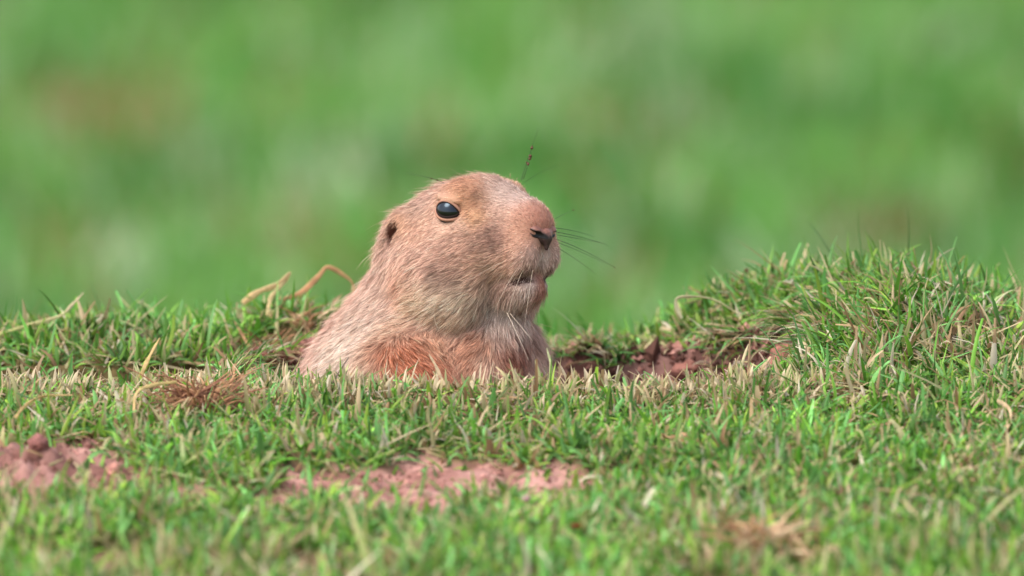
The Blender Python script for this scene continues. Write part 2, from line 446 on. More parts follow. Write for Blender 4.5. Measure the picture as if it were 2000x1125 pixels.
EYE_L = np.array([0.0, 17.6, 0.0]); EYE_N = unit(np.array([0.24, 0.94, 0.16]))
EAR_ROT = np.array([[0.88, 0, 0.47], [0, 1, 0], [-0.47, 0, 0.88]])
_c, _s = math.cos(0.22), math.sin(0.22)
EYE_ROT = np.array([[_c, 0, _s], [0, 1, 0], [-_s, 0, _c]])
def mouth(hm):
    m = cone(hm, (34, 0, -26.4), (29.5, 6.5, -26.8), 0.45, 0.55)
    return np.minimum(m, cone(hm, (29.5, 6.5, -26.8), (22.5, 11.2, -28.8), 0.5, 0.3))
def sdf(p):
    p = p.astype(np.float32)
    h = ((p - HO.astype(np.float32)) @ HR.astype(np.float32))
    hm = h.copy(); hm[..., 1] = np.abs(hm[..., 1])            # mirror the head left/right
    d = ell(hm, (-9.5, 0, -6), (22.5, 20, 17.5))                    # cranium
    d = smin(d, ell(hm, (1, 11.5, 5.0), (10.5, 7.5, 7.0)), 5)        # brow
    d = smin(d, cone(hm, (3, 0, 0.5), (22, 0, -4.6), 13.5, 10.4), 6)      # bridge of the snout
    d = smin(d, ell(hm, (26.0, 0, -6.5), (8.5, 9.5, 8.5)), 4)        # nose bulb
    d = smin(d, ell(hm, (22.3, 5.4, -16.6), (11.8, 8.8, 10.6)), 4)    # whisker pads
    d = smin(d, ell(hm, (8, 11, -12), (14, 9.5, 12)), 7)           # face under the eye
    d = smin(d, ell(hm, (-9.5, 13.5, -27.5), (23.5, 16.5, 22.5)), 9)        # cheek
    d = smin(d, ell(hm, (-24, 14, -12), (13, 9, 13)), 8)
    chin = ell(hm, (21.3, 0, -29.3), (10.4, 9.8, 6.7))
    chin = smin(chin, cone(hm, (16, 0, -31), (-6, 0, -34), 8, 13), 6)
    d = smin(d, chin, 2.4)
    d = smax(d, -mouth(hm), 1.2)
    # philtrum
    d = smax(d, -cone(hm, (35.0, 0, -14), (34.5, 0, -24), 1.0, 0.8), 1.2)
    # eye socket and ears
    en = EYE_L + EYE_N * 3
    d = smax(d, -ell(hm, en, (5.1, 5.6, 3.1), rot=EYE_ROT), 1.2)
    d = smin(d, ell(hm, EYE_L + np.array([0.2, 1.0, 4.7]), (6.2, 3.0, 1.7), rot=EYE_ROT), 1.6)     # upper lid fold
    ear = ell(hm, (-28.8, 19.5, -7.5), (2.7, 4.8, 8.6), rot=EAR_ROT)
    d = smin(d, ear, 2.0)
    d = smax(d, -ell(hm, (-26.4, 22.8, -9.4), (1.7, 5.2, 5.0), rot=EAR_ROT), 1.0)
    # neck and trunk, in the frame of the animal as seen from the front
    nx, nu = px2(858, 535); bx, bu = px2(828, 820)
    t = cone(p, (nx, 17, nu), (bx, 26, bu), 25.5, 50)
    t = smin(t, cone(p, (bx, 26, bu), (bx + 4, 24, bu - 52), 50, 40), 12)
    sx, su = px2(790, 742)
    sh = ell(p, (sx, -11, su), (23, 17, 18.5)); sh = smin(sh, cone(p, (sx + 2, -16, su - 6), (sx + 12, -28, su - 52), 13, 8), 8)
    t = smin(t, sh, 6)
    sx, su = px2(1012, 722)
    s2 = ell(p, (sx, 16, su), (10.5, 15, 20)); s2 = smin(s2, cone(p, (sx, 14, su - 8), (sx + 3, 4, su - 52), 9, 7), 8)
    t = smin(t, s2, 6)
    cx, cu = px2(938, 748)
    t = smin(t, ell(p, (cx, -8, cu), (12, 15, 21)), 7)            # chest
    tx, tu = px2(982, 645)
    t = smin(t, ell(p, (tx, -2, tu), (9, 12, 13)), 7)              # throat
    tx, tu = px2(985, 606)
    t = smin(t, ell(p, (tx, 2, tu), (8.5, 11, 10)), 6)
    return smin(d, t, 3.4)

def surface_nets(f, lo, hi, step):
    ax = [np.arange(lo[i], hi[i] + step, step, dtype=np.float32) for i in range(3)]
    n = [len(a) for a in ax]
    F = np.empty(n, np.float32)
    Y, Z = np.meshgrid(ax[1], ax[2], indexing='ij')
    ch = 12
    for i in range(0, n[0], ch):
        xs = ax[0][i:i + ch]
        p = np.empty((len(xs), n[1], n[2], 3), np.float32)
        p[..., 0] = xs[:, None, None]; p[..., 1] = Y; p[..., 2] = Z
        F[i:i + ch] = f(p)
    S = F < 0
    cnt = np.zeros([k - 1 for k in n], np.float32); acc = np.zeros([k - 1 for k in n] + [3], np.float32)
    sl = lambda o, k: slice(o, o + k - 1)
    for axis_ in range(3):
        o1, o2 = [a for a in range(3) if a != axis_]
        for u in (0, 1):
            for v in (0, 1):
                off0 = [0, 0, 0]; off0[o1] = u; off0[o2] = v; off1 = list(off0); off1[axis_] = 1
                A = F[tuple(sl(off0[k], n[k]) for k in range(3))]; B = F[tuple(sl(off1[k], n[k]) for k in range(3))]
                c = (A < 0) != (B < 0)
                t = np.where(c, A / np.where(c, A - B, 1), 0)
                cnt += c
                for k in range(3):
                    acc[..., k] += c * (off0[k] if k != axis_ else 0) + (t if k == axis_ else 0)
    act = cnt > 0
    ids = -np.ones(act.shape, np.int64); ids[act] = np.arange(act.sum())
    ii = np.argwhere(act)
    V = (ii + acc[act] / cnt[act][:, None]) * step + np.asarray(lo)
    quads = []
    for axis_ in range(3):
        o1, o2 = [(1, 2), (2, 0), (0, 1)][axis_]
        s0 = [slice(None)] * 3; s1 = [slice(None)] * 3
        s0[axis_] = slice(0, -1); s1[axis_] = slice(1, None)
        for o in (o1, o2): s0[o] = slice(1, -1); s1[o] = slice(1, -1)
        A = S[tuple(s0)]; B = S[tuple(s1)]
        e = np.argwhere(A != B); flip = ~A[A != B]
        base = e.copy(); base[:, o1] += 1; base[:, o2] += 1
        def cell(a, b):
            c = base.copy(); c[:, o1] -= a; c[:, o2] -= b
            return ids[c[:, 0], c[:, 1], c[:, 2]]
        q = np.stack([cell(1, 1), cell(0, 1), cell(0, 0), cell(1, 0)], -1)
        q[flip] = q[flip][:, ::-1]
        quads.append(q)
    return V, np.concatenate(quads)
def grad(f, V, e=0.3):
    g = np.stack([f(V + np.eye(3)[k] * e) - f(V - np.eye(3)[k] * e) for k in range(3)], -1)
    return g / (2 * e)
def project(f, V, it=2):
    for _ in range(it):
        g = grad(f, V); V = V - (f(V) / np.maximum((g * g).sum(-1), 0.2))[:, None] * g
    return V

BV, BF = surface_nets(sdf, (-92, -62, -122), (34, 80, 50), 1.0)
BV = project(sdf, BV, 2)
BN = unit(grad(sdf, BV))

# paint zones: coat colours, with some painted light and shade, placed on the visible surface, mirrored on the head
def surf_at(px, py):
    x, u = px2(px, py)
    d2 = (BV[:, 0] - x) ** 2 + (BV[:, 2] - u) ** 2
    c = np.where(d2 < 9)[0]
    if len(c) == 0: c = np.argsort(d2)[:30]
    return BV[c[np.argmin(BV[c, 1])]]
COAT = [  # px, py, radius mm, sRGB, weight, head?
    (900, 352, 9, (188, 136, 104), 1.0, 1), (930, 375, 6, (192, 138, 102), 1, 1), (985, 360, 8, (192, 164, 148), 1.0, 1), (1010, 372, 6, (200, 172, 158), 1.0, 1),
    (940, 372, 3, (128, 98, 88), 0.9, 1),
    (1045, 415, 8, (192, 134, 112), 1.4, 1), (1010, 440, 7, (204, 152, 124), 1.2, 1), (1065, 435, 5, (180, 120, 100), 1.3, 1),
    (975, 410, 7, (200, 158, 136), 1, 1), (925, 418, 5, (196, 146, 104), 1, 1), (905, 395, 4, (196, 136, 98), 1, 1), (870, 388, 3.5, (214, 168, 136), 1.4, 1), (850, 402, 3.5, (212, 166, 138), 1.2, 1), (892, 436, 3.5, (204, 164, 140), 1.2, 1), (862, 432, 3.5, (214, 172, 146), 1.2, 1),
    (845, 420, 7, (206, 164, 140), 1, 1), (810, 440, 7, (204, 156, 130), 1, 1), (775, 425, 5, (198, 150, 118), 1, 1), (800, 400, 5, (182, 148, 128), 1, 1),
    (940, 455, 6, (142, 104, 88), 1.5, 1), (962, 470, 4, (132, 96, 82), 1.2, 1), (900, 470, 8, (178, 136, 114), 1, 1),
    (1000, 500, 8, (206, 156, 130), 1.1, 1), (1050, 505, 5, (190, 158, 146), 1.2, 1), (1075, 510, 4, (200, 172, 158), 0.8, 1), (1030, 520, 4, (186, 150, 134), 1, 1),
    (860, 500, 9, (188, 144, 122), 1.1, 1), (800, 510, 9, (200, 158, 136), 1, 1), (770, 550, 7, (198, 146, 120), 1, 1), (900, 520, 8, (190, 144, 120), 1, 1),
    (868, 542, 6, (116, 84, 70), 1.7, 1), (840, 530, 4, (130, 98, 84), 1.1, 1), (940, 540, 8, (206, 164, 138), 1, 1),
    (850, 590, 8, (212, 182, 156), 1.2, 1), (910, 590, 8, (212, 184, 158), 1.2, 1), (800, 590, 7, (208, 172, 142), 1, 1), (890, 630, 6, (202, 166, 138), 1.2, 1),
    (1030, 548, 3, (96, 70, 60), 1.6, 1), (1050, 556, 3, (212, 188, 176), 1.6, 1), (1020, 580, 6, (196, 166, 150), 1.2, 1), (1068, 560, 5, (170, 106, 84), 1.2, 0),  # last zone: reddish far chin, darkened to paint in its shaded side
    (970, 575, 5, (150, 114, 96), 1.2, 1), (985, 620, 7, (198, 176, 162), 1.3, 0), (985, 650, 5, (200, 174, 156), 0.8, 0),
    (720, 590, 9, (202, 168, 148), 1, 0), (690, 640, 10, (214, 184, 164), 1.2, 0), (650, 700, 10, (222, 192, 170), 1.3, 0), (700, 720, 8, (216, 180, 152), 1, 0),  # pale left shoulder has the light from upper left painted in
    (760, 640, 8, (204, 164, 136), 1, 0), (800, 690, 10, (174, 98, 62), 2.0, 0), (765, 672, 7, (176, 108, 74), 1.6, 0), (840, 715, 9, (182, 110, 78), 1.5, 0), (850, 665, 7, (192, 142, 110), 1.1, 0),
    (920, 680, 8, (186, 132, 102), 1.2, 0), (930, 730, 7, (190, 132, 100), 1.2, 0), (955, 655, 4, (160, 116, 92), 0.8, 0), (960, 700, 5, (206, 170, 146), 1.5, 0),
    (1030, 650, 6, (206, 176, 160), 1.2, 0), (1015, 700, 9, (172, 104, 76), 1.9, 0), (1055, 700, 5, (204, 164, 142), 1.2, 0), (1050, 740, 6, (206, 166, 140), 1.0, 0),
]
FLOW = [(1062, 425, -.5, -.85), (1050, 398, -.5, -.85), (1005, 362, -.9, -.3), (930, 352, -1, .1), (860, 372, -.9, .4), (800, 405, -.75, .65),
        (1010, 440, -.95, -.05), (960, 430, -.97, .22), (960, 395, -.97, -.1), (900, 465, -.95, .3), (850, 450, -.9, .4), (890, 375, -.95, .1), (780, 480, -.6, .8),
        (1020, 500, -.85, .5), (960, 520, -.95, .3), (880, 530, -.95, .3), (800, 550, -.85, .5), (740, 560, -.6, .8),
        (1055, 510, -.35, .93), (1075, 520, .1, 1), (1040, 572, -.3, .95), (1070, 560, .25, .95), (990, 590, -.4, .9), (950, 590, -.6, .8), (900, 612, -.95, .3), (850, 602, -.95, .25), (780, 602, -.9, .4),
        (720, 620, -.6, .8), (660, 690, -.6, .8), (620, 730, -.6, .8), (700, 725, -.5, .85), (745, 665, -.1, 1), (785, 690, .75, .65), (840, 665, .5, .85), (830, 725, .6, .8),
        (920, 670, -.55, .83), (930, 722, -.3, .95), (890, 640, -.6, .8), (1000, 645, .1, 1), (1030, 685, .55, .83), (1055, 725, .4, .9), (1050, 650, .6, .8)]
LENS = [(1060, 430, 1.3, 10), (1050, 500, 2.0, 9), (1000, 430, 1.9, 10), (990, 365, 2.4, 10), (900, 355, 2.8, 10), (930, 410, 2.4, 9), (880, 413, 1.8, 7), (820, 420, 3.2, 10), (770, 440, 2.4, 6), (900, 470, 3.6, 12),
        (980, 510, 3.6, 10), (860, 540, 5.0, 12), (780, 540, 5.0, 12), (900, 610, 7.0, 12), (1030, 560, 3.0, 7), (985, 590, 6.0, 9), (800, 610, 6.5, 12), (700, 640, 6.5, 18), (640, 720, 6.5, 20), (790, 690, 8, 16), (900, 690, 7, 14), (1000, 640, 6, 10), (1040, 700, 6.5, 14)]
def zone_pts(lst, headflag):
    c = []
    for e in lst:
        p = surf_at(e[0], e[1]); c.append(p)
    return np.array(c)
CC = zone_pts(COAT, None); FC = zone_pts(FLOW, None); LC = zone_pts(LENS, None)
def foldp(p):
    """bring points of the far half of the head onto the near half, so that the coat is symmetrical"""
    h = to_head(p); q = h.copy(); q[:, 1] = np.abs(q[:, 1])
    f = (h[:, 1] < -3) & (h[:, 2] > -30)
    out = p.copy(); out[f] = (q @ HR.T + HO)[f]
    return out
def wavg(p, C, vals, sig, wts, base, basew):
    num = np.zeros((len(p), vals.shape[1])) + base * basew; den = np.full((len(p), 1), basew)
    for c, v, s, w_ in zip(C, vals, sig, wts):
        ww = (w_ * np.exp(-((p - c) ** 2).sum(-1) / (2 * s * s)))[:, None]
        num += ww * v; den += ww
    return num / den
CV = s2l([e[3] for e in COAT]); CS = np.array([e[2] for e in COAT]) * 0.62; CW = np.array([e[4] for e in COAT])
def coat(p):
    return wavg(foldp(p), CC, CV, CS, CW, s2l((200, 160, 140)), 0.12) * np.array([1.32, 1.34, 1.38])
def hairlen(p):
    return wavg(foldp(p), LC, np.array([[e[2]] for e in LENS]), np.array([e[3] for e in LENS]) * 0.6, np.ones(len(LENS)), np.array([6.0]), 0.02)[:, 0]
FD = np.array([[e[2], 0, -e[3]] for e in FLOW])
def flow(p, n):
    h = to_head(p); f = (h[:, 1] < -3) & (h[:, 2] > -30)
    pf = foldp(p)
    v = wavg(pf, FC, FD, np.full(len(FLOW), 6.5), np.ones(len(FLOW)), np.array([-.3, 0, -.9]), 0.002)
    # give the guide a depth by laying it in the tangent plane of the near side, then mirror it back
    nf = n.copy(); nh = n @ HR; nh[:, 1] *= -1; nf[f] = (nh @ HR.T)[f]
    v = unit(v - nf * np.sum(v * nf, -1, keepdims=True))
    vh = v @ HR; vh[:, 1] *= -1; v[f] = (vh @ HR.T)[f]
    return unit(v - n * np.sum(v * n, -1, keepdims=True))

hb = to_head(BV); hbm = hb.copy(); hbm[:, 1] = np.abs(hbm[:, 1])
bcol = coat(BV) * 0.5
edist = np.linalg.norm((hbm - (EYE_L + EYE_N * 3)) / np.array([5.5, 9.0, 3.5]), axis=-1)
lidw = sstep(0.86, 0.7, edist)[:, None]
bcol = bcol * (1 - lidw) + s2l((62, 44, 38)) * lidw
eard = np.linalg.norm((hbm - np.array([-26.3, 21.8, -9.2])) / np.array([2.3, 5.4, 5.8]), axis=-1)
earw = sstep(1.25, 0.9, eard)[:, None]
bcol = bcol * (1 - earw) + s2l((96, 64, 52)) * earw

mw = sstep(1.3, 0.5, mouth(hbm))[:, None]
bcol = bcol * (1 - mw) + s2l((58, 36, 32)) * mw
root = empty('prairie_dog', view2world([px2(838, 900)[0], 12, -118]))
tag(root, 'tan prairie dog with dark eye looking out of its burrow', 'prairie dog')
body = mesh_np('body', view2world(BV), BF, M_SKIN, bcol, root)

# ---- fur
def fur(nh, name='fur'):
    tri = np.concatenate([BF[:, [0, 1, 2]], BF[:, [0, 2, 3]]])
    A, B, C = BV[tri[:, 0]], BV[tri[:, 1]], BV[tri[:, 2]]
    ar = 0.5 * np.linalg.norm(np.cross(B - A, C - A), axis=-1)
    cen = (A + B + C) / 3
    wgt = ar * np.where(cen[:, 2] < -62, 0.0, 1) * np.where(cen[:, 1] > 45, 0.4, 1)
    wgt *= np.where(cen[:, 2] > -25, 1.25, 0.9)
    t = rng.choice(len(tri), nh, p=wgt / wgt.sum())
    u = rng.random(nh); v = rng.random(nh); s = u + v > 1; u[s] = 1 - u[s]; v[s] = 1 - v[s]
    P = A[t] + (B - A)[t] * u[:, None] + (C - A)[t] * v[:, None]
    N = unit(BN[tri[t, 0]] * (1 - u - v)[:, None] + BN[tri[t, 1]] * u[:, None] + BN[tri[t, 2]] * v[:, None])
    h = to_head(P); hm = h.copy(); hm[:, 1] = np.abs(hm[:, 1])
    ed = (hm - (EYE_L + EYE_N * 3)) / np.array([5.7, 9.0, 3.7])
    keep = np.linalg.norm(ed, axis=-1) > 1.0
    nd = (hm - np.array([35.0, 0, -10.4])) / np.array([4.4, 6.2, 2.9])
    keep &= np.linalg.norm(nd, axis=-1) > 1.0
    eard = (hm - np.array([-26.3, 22.8, -9.2])) / np.array([1.5, 6, 4.6])
    keep &= np.linalg.norm(eard, axis=-1) > 1.0
    ke = np.linalg.norm(ed * np.array([5.7, 9.0, 3.2]), axis=-1)[keep & (mouth(hm) > 0.15)]
    mo = mouth(hm); keep &= mo > 0.15
    P, N, hm, mo = P[keep], N[keep], hm[keep], mo[keep]; n = len(P)
    D = flow(P, N); Ln = hairlen(P) * (0.28 + 0.72 * sstep(0.5, 4.5, mo)) * (0.38 + 0.62 * sstep(5, 9, ke))
    # wandering of the direction and clumping
    ns = lambda k, sc_: vnoise3(P[:, 0] / sc_ + k, P[:, 1] / sc_ + 2 * k, P[:, 2] / sc_ - k) - 0.5
    S = np.cross(N, D)
    ang = ns(5, 6.0) * 0.5 + ns(9, 1.8) * 0.6 + rng.normal(0, 0.16, n)
    D = D * np.cos(ang)[:, None] + S * np.sin(ang)[:, None]; S = np.cross(N, D)
    Lr = 0.75 * Ln * rng.gamma(16, 1 / 16., n) * (1 + ns(3, 2.2) * 0.5)
    lift = np.clip(0.42 + ns(13, 2.4) * 0.7 + rng.normal(0, 0.12, n), 0.08, 1.1)
    lift = np.where(Ln < 2.2, lift + 0.12, lift)
    guard = rng.random(n) < 0.07
    Lr = np.where(guard, Lr * 1.45, Lr); lift = np.where(guard, lift + 0.22, lift)
    rows = 3; pts = [P - N * 0.15]
    for r in range(rows):
        a = lift * (1 - 0.75 * r / rows)
        pts.append(pts[-1] + (D * np.cos(a)[:, None] + N * np.sin(a)[:, None]) * (Lr / rows)[:, None])
    # clumps
    m = n // 6
    ci = rng.choice(n, m, replace=False)
    kd = kdtree.KDTree(m)
    for j, i in enumerate(ci): kd.insert(P[i].tolist(), j)
    kd.balance()
    near = np.fromiter((kd.find(pp)[1] for pp in P.tolist()), int, n)
    cw = np.where(guard, 0.0, rng.uniform(0.1, 0.6, n))
    for r, k in ((1, 0.12), (2, 0.5), (3, 1.0)):
        tgt = pts[r][ci][near]
        pts[r] = pts[r] + (tgt - pts[r]) * (cw * k)[:, None]
    W = np.clip(0.10 + 0.009 * Ln, 0, 0.17) * rng.uniform(0.8, 1.3, n)
    roll = rng.normal(0, 0.5, n)
    side = S * np.cos(roll)[:, None] + N * np.sin(roll)[:, None]
    base = coat(P)
    jit = rng.lognormal(0, 0.22, n) * (1 + 0.6 * ns(21, 1.3)) 
    base = base * jit[:, None]
    cream = (rng.random(n) < 0.16)[:, None]; dark = (rng.random(n) < 0.14)[:, None]
    tip = base * 1.22 + 0.035
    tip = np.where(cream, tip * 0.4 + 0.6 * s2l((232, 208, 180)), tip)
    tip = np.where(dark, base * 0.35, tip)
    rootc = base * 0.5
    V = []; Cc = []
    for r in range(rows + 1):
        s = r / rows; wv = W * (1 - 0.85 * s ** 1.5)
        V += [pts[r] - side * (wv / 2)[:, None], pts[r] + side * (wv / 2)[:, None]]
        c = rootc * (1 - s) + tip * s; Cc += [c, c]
    V = np.stack(V, 1).reshape(-1, 3); Cc = np.clip(np.stack(Cc, 1).reshape(-1, 3), 0.003, 0.9)
    per = 2 * (rows + 1)
    F = (np.arange(n)[:, None, None] * per + np.array([[2 * r, 2 * r + 1, 2 * r + 3, 2 * r + 2] for r in range(rows)])[None]).reshape(-1, 4)
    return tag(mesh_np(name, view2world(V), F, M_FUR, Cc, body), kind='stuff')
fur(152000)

# ---- eyes
def uv_sphere(c, r, nu=48, nv=32, M=None):
    th = np.linspace(0, np.pi, nv + 1); ph = np.linspace(0, 2 * np.pi, nu, endpoint=False)
    T, Pp = np.meshgrid(th, ph, indexing='ij')
    v = np.stack([np.sin(T) * np.cos(Pp), np.sin(T) * np.sin(Pp), np.cos(T)], -1) * r
    v = v.reshape(-1, 3)
    if M is not None: v = v @ M.T
    i = np.arange((nv + 1) * nu).reshape(nv + 1, nu)
    f = np.stack([i[:-1], np.roll(i, -1, 1)[:-1], np.roll(i, -1, 1)[1:], i[1:]], -1).reshape(-1, 4)
    return v + c, f
def tube(pts, rad, sides=6):
    pts = np.asarray(pts, float); n = len(pts); rad = np.broadcast_to(rad, (n,))
    t = unit(np.gradient(pts, axis=0))
    ref = np.array([0.3, 0.2, 0.93]); a = unit(np.cross(t, ref)); b = np.cross(t, a)
    ph = np.linspace(0, 2 * np.pi, sides, endpoint=False)
    V = pts[:, None] + (a[:, None] * np.cos(ph)[None, :, None] + b[:, None] * np.sin(ph)[None, :, None]) * rad[:, None, None]
    i = np.arange(n * sides).reshape(n, sides)
    f = np.stack([i[:-1], np.roll(i, -1, 1)[:-1], np.roll(i, -1, 1)[1:], i[1:]], -1).reshape(-1, 4)
    return V.reshape(-1, 3), f
for sgn in (1, -1):
    c = EYE_L * np.array([1, sgn, 1]); nrm = EYE_N * np.array([1, sgn, 1])
    v, f = uv_sphere(c - nrm * 0.7, np.array([5.8, 5.8, 5.8]))
    eye = mesh_np('eye', view2world(v @ HR.T + HO), f, M_EYE, None, root)
    # dark almond rim of the lids, lying on the ball
    e1 = unit(np.array([1, 0, -0.22]) - nrm * np.dot([1, 0, -0.22], nrm)); e2 = np.cross(nrm, e1) * sgn
    if e2[2] < 0: e2 = -e2
    ph = np.linspace(0, 2 * np.pi, 61)
    ax_, ay_ = 4.5, 3.0
    off = e1 * (ax_ * np.cos(ph) * np.where(np.cos(ph) > 0, 1.08, 1))[:, None] + e2 * (ay_ * np.sin(ph) * (np.abs(np.sin(ph)) ** 0.25))[:, None]
    depth = np.sqrt(np.maximum(5.2 ** 2 - (off ** 2).sum(-1), 0.5))
    v, f = tube(c + off + nrm * depth[:, None], 0.5, 8)
    lid = mesh_np('eyelid', view2world(v @ HR.T + HO), f, M_SKIN, np.tile(s2l((40, 29, 26)), (len(v), 1)), eye)
    off2 = off * 1.2 - e2 * 0.25; dep2 = np.sqrt(np.maximum(5.6 ** 2 - (off2 ** 2).sum(-1), 0.3))
    v, f = tube(c + off2 + nrm * (dep2 - 0.35)[:, None], 0.72, 8)
    mesh_np('eyelid', view2world(v @ HR.T + HO), f, M_SKIN, np.tile(s2l((164, 120, 100)), (len(v), 1)), eye)

# ---- nose
def nose_sdf(q):
    q = (q - np.array([1.3, 0, 1.0])).astype(np.float32); m = q.copy(); m[..., 1] = np.abs(m[..., 1])
    d = ell(m, (32.0, 0, -10.6), (3.4, 3.6, 3.4)); d = smin(d, ell(m, (31.0, 4.2, -9.0), (2.9, 3.0, 2.7)), 1.4)
    d = smin(d, cone(m, (34.0, 0, -12.0), (33.4, 0, -15.5), 1.5, 0.8), 1.4)
    d = smax(d, -cone(m, (35.8, 2.2, -11.2), (33.6, 4.6, -10.4), 0.7, 1.1), 0.6)
    d = smax(d, -cone(m, (33.6, 4.6, -10.4), (31.0, 7.4, -8.6), 1.1, 0.5), 0.6)
    return smax(d, -cone(m, (36.0, 0, -8.5), (35.4, 0, -14.5), 0.3, 0.3), 0.5)
NV, NF = surface_nets(nose_sdf, (27, -9.5, -19), (41, 9.5, -2), 0.28)
NV = project(nose_sdf, NV, 1)
ncol = np.where((NV[:, 2] > -8.6)[:, None], s2l((112, 70, 58)), s2l((50, 36, 34)))
NQ = NV - np.array([1.3, 0, 1.0]); nm_ = np.abs(NV[:, 1]); dn_ = np.minimum(cone(np.stack([NQ[:, 0], nm_, NQ[:, 2]], -1), (35.8, 2.2, -11.2), (33.6, 4.6, -10.4), 0.7, 1.1), cone(np.stack([NQ[:, 0], nm_, NQ[:, 2]], -1), (33.6, 4.6, -10.4), (31.0, 7.4, -8.6), 1.1, 0.5))
t_ = sstep(-10.6, -7.6, NV[:, 2] + (vnoise3(NV[:, 0], NV[:, 1], NV[:, 2]) - 0.5) * 2)[:, None]
ncol = s2l((62, 45, 42)) * (1 - t_) + s2l((124, 82, 70)) * t_
k_ = sstep(0.9, 0.2, dn_)[:, None]; ncol = ncol * (1 - k_) + s2l((22, 16, 16)) * k_
mesh_np('nose', view2world(NV @ HR.T + HO), NF, M_NOSE, ncol, root)

# ---- whiskers, some with soil crumbs stuck on them
def bez(p0, p1, p2, n=14):
    t = np.linspace(0, 1, n)[:, None]
    return (1 - t) ** 2 * np.asarray(p0) + 2 * t * (1 - t) * np.asarray(p1) + t * t * np.asarray(p2)
def crumb(c, r, parent=None, name='soil_crumb'):
    v, f = uv_sphere(np.zeros(3), r, 8, 6)
    v = v * (0.7 + 0.6 * vnoise3(v[:, 0] / r + c[0], v[:, 1] / r, v[:, 2] / r + c[2]))[:, None] + c
    col = np.tile(s2l((92, 66, 52)), (len(v), 1))
    return mesh_np(name, view2world(v), f, M_SOIL, col, parent)
def vp(px, py, d): x, u = px2(px, py); return np.array([x, d, u])
WH = [  # base px, mid px, tip px, depth at base and tip, radius, dark?, crumbs
    ((1080, 452), (1135, 462), (1186, 478), -8, 2, .13, 1, ()), ((1082, 458), (1140, 468), (1172, 474), -8, 6, .11, 1, ()),
    ((1082, 466), (1140, 486), (1200, 522), -8, -2, .13, 1, (1.0,)), ((1083, 472), (1135, 490), (1185, 516), -9, 2, .11, 1, ()),
    ((1082, 480), (1110, 495), (1160, 532), -9, -2, .12, 1, ()), ((1076, 432), (1100, 418), (1120, 410), -6, 6, .10, 1, (1.0,)),
    ((1078, 445), (1120, 448), (1160, 462), -7, 8, .12, 1, ()),
    ((1018, 352), (1030, 310), (1052, 250), 2, 6, .12, 1, (0.42, 0.72)), ((1022, 350), (1034, 318), (1040, 284), 4, 2, .12, 1, (0.5, 0.62, 0.7, 0.97)),
    ((1026, 356), (1050, 335), (1092, 322), 2, 8, .08, 1, ()),
    ((868, 358), (840, 344), (788, 338), -4, 4, .10, 1, (0.25, 0.45)), ((800, 404), (785, 402), (768, 404), 0, 0, .12, 0, ()),
    ((1010, 500), (960, 520), (915, 548), -26, -34, .06, 0, ()), ((1020, 510), (985, 560), (965, 610), -27, -36, .06, 0, ()),
    ((1025, 520), (1000, 570), (990, 625), -27, -36, .05, 0, ()), ((1040, 528), (1030, 590), (1024, 640), -28, -34, .05, 0, ()),
    ((990, 610), (1010, 650), (1032, 702), -26, -32, .10, 0, ()), ((996, 612), (1020, 640), (1040, 665), -24, -28, .09, 0, ()),
    ((856, 640), (846, 620), (850, 594), -34, -38, .10, 0, ()),
]
for (b0, m0, t0, d0, d1, rr, dk, cr) in WH:
    pts = bez(vp(*b0, d0), vp(*m0, (d0 + d1) / 2), vp(*t0, d1))
    v, f = tube(pts, np.linspace(rr, rr * 0.35, len(pts)), 5)
    wk = mesh_np('whisker', view2world(v), f, M_WHISK, np.tile(s2l((44, 36, 32) if dk else (226, 204, 180)), (len(v), 1)), root)
    for s in cr:
        crumb(pts[int(s * (len(pts) - 1))], 0.62 if len(cr) > 2 else 0.34, wk)

# ------------------------------------------------------------------ straw, dead leaves and clods lying about
def at_y(px, py, y):
    """the point of the vertical plane at distance y that lies in a given direction (mm)"""
    d = FWD + np.array([1., 0, 0]) * ((px - 1000) / 5 / DIST) + UPV * ((562.5 - py) / 5 / DIST)
    o = -FWD * DIST
    return o + d * ((y - o[1]) / d[1])
def hit(px, py, y0=-420, y1=140):
    ys = np.linspace(y0, y1, 1200)
    p = np.array([at_y(px, py, y) for y in ys])
    below = np.where(p[:, 2] <= terrain(p[:, 0], p[:, 1]))[0]
    return p[below[0]] if len(below) else p[-1]
def smooth_path(ctrl, n=26):
    c = np.asarray(ctrl, float); k = len(c)
    t = np.linspace(0, k - 1, n); out = []
    for tt in t:
        i = min(int(tt), k - 2); f = tt - i
        p0, p1, p2, p3 = c[max(i - 1, 0)], c[i], c[i + 1], c[min(i + 2, k - 1)]
        out.append(0.5 * ((2 * p1) + (-p0 + p2) * f + (2 * p0 - 5 * p1 + 4 * p2 - p3) * f * f + (-p0 + 3 * p1 - 3 * p2 + p3) * f ** 3))
    return np.array(out)
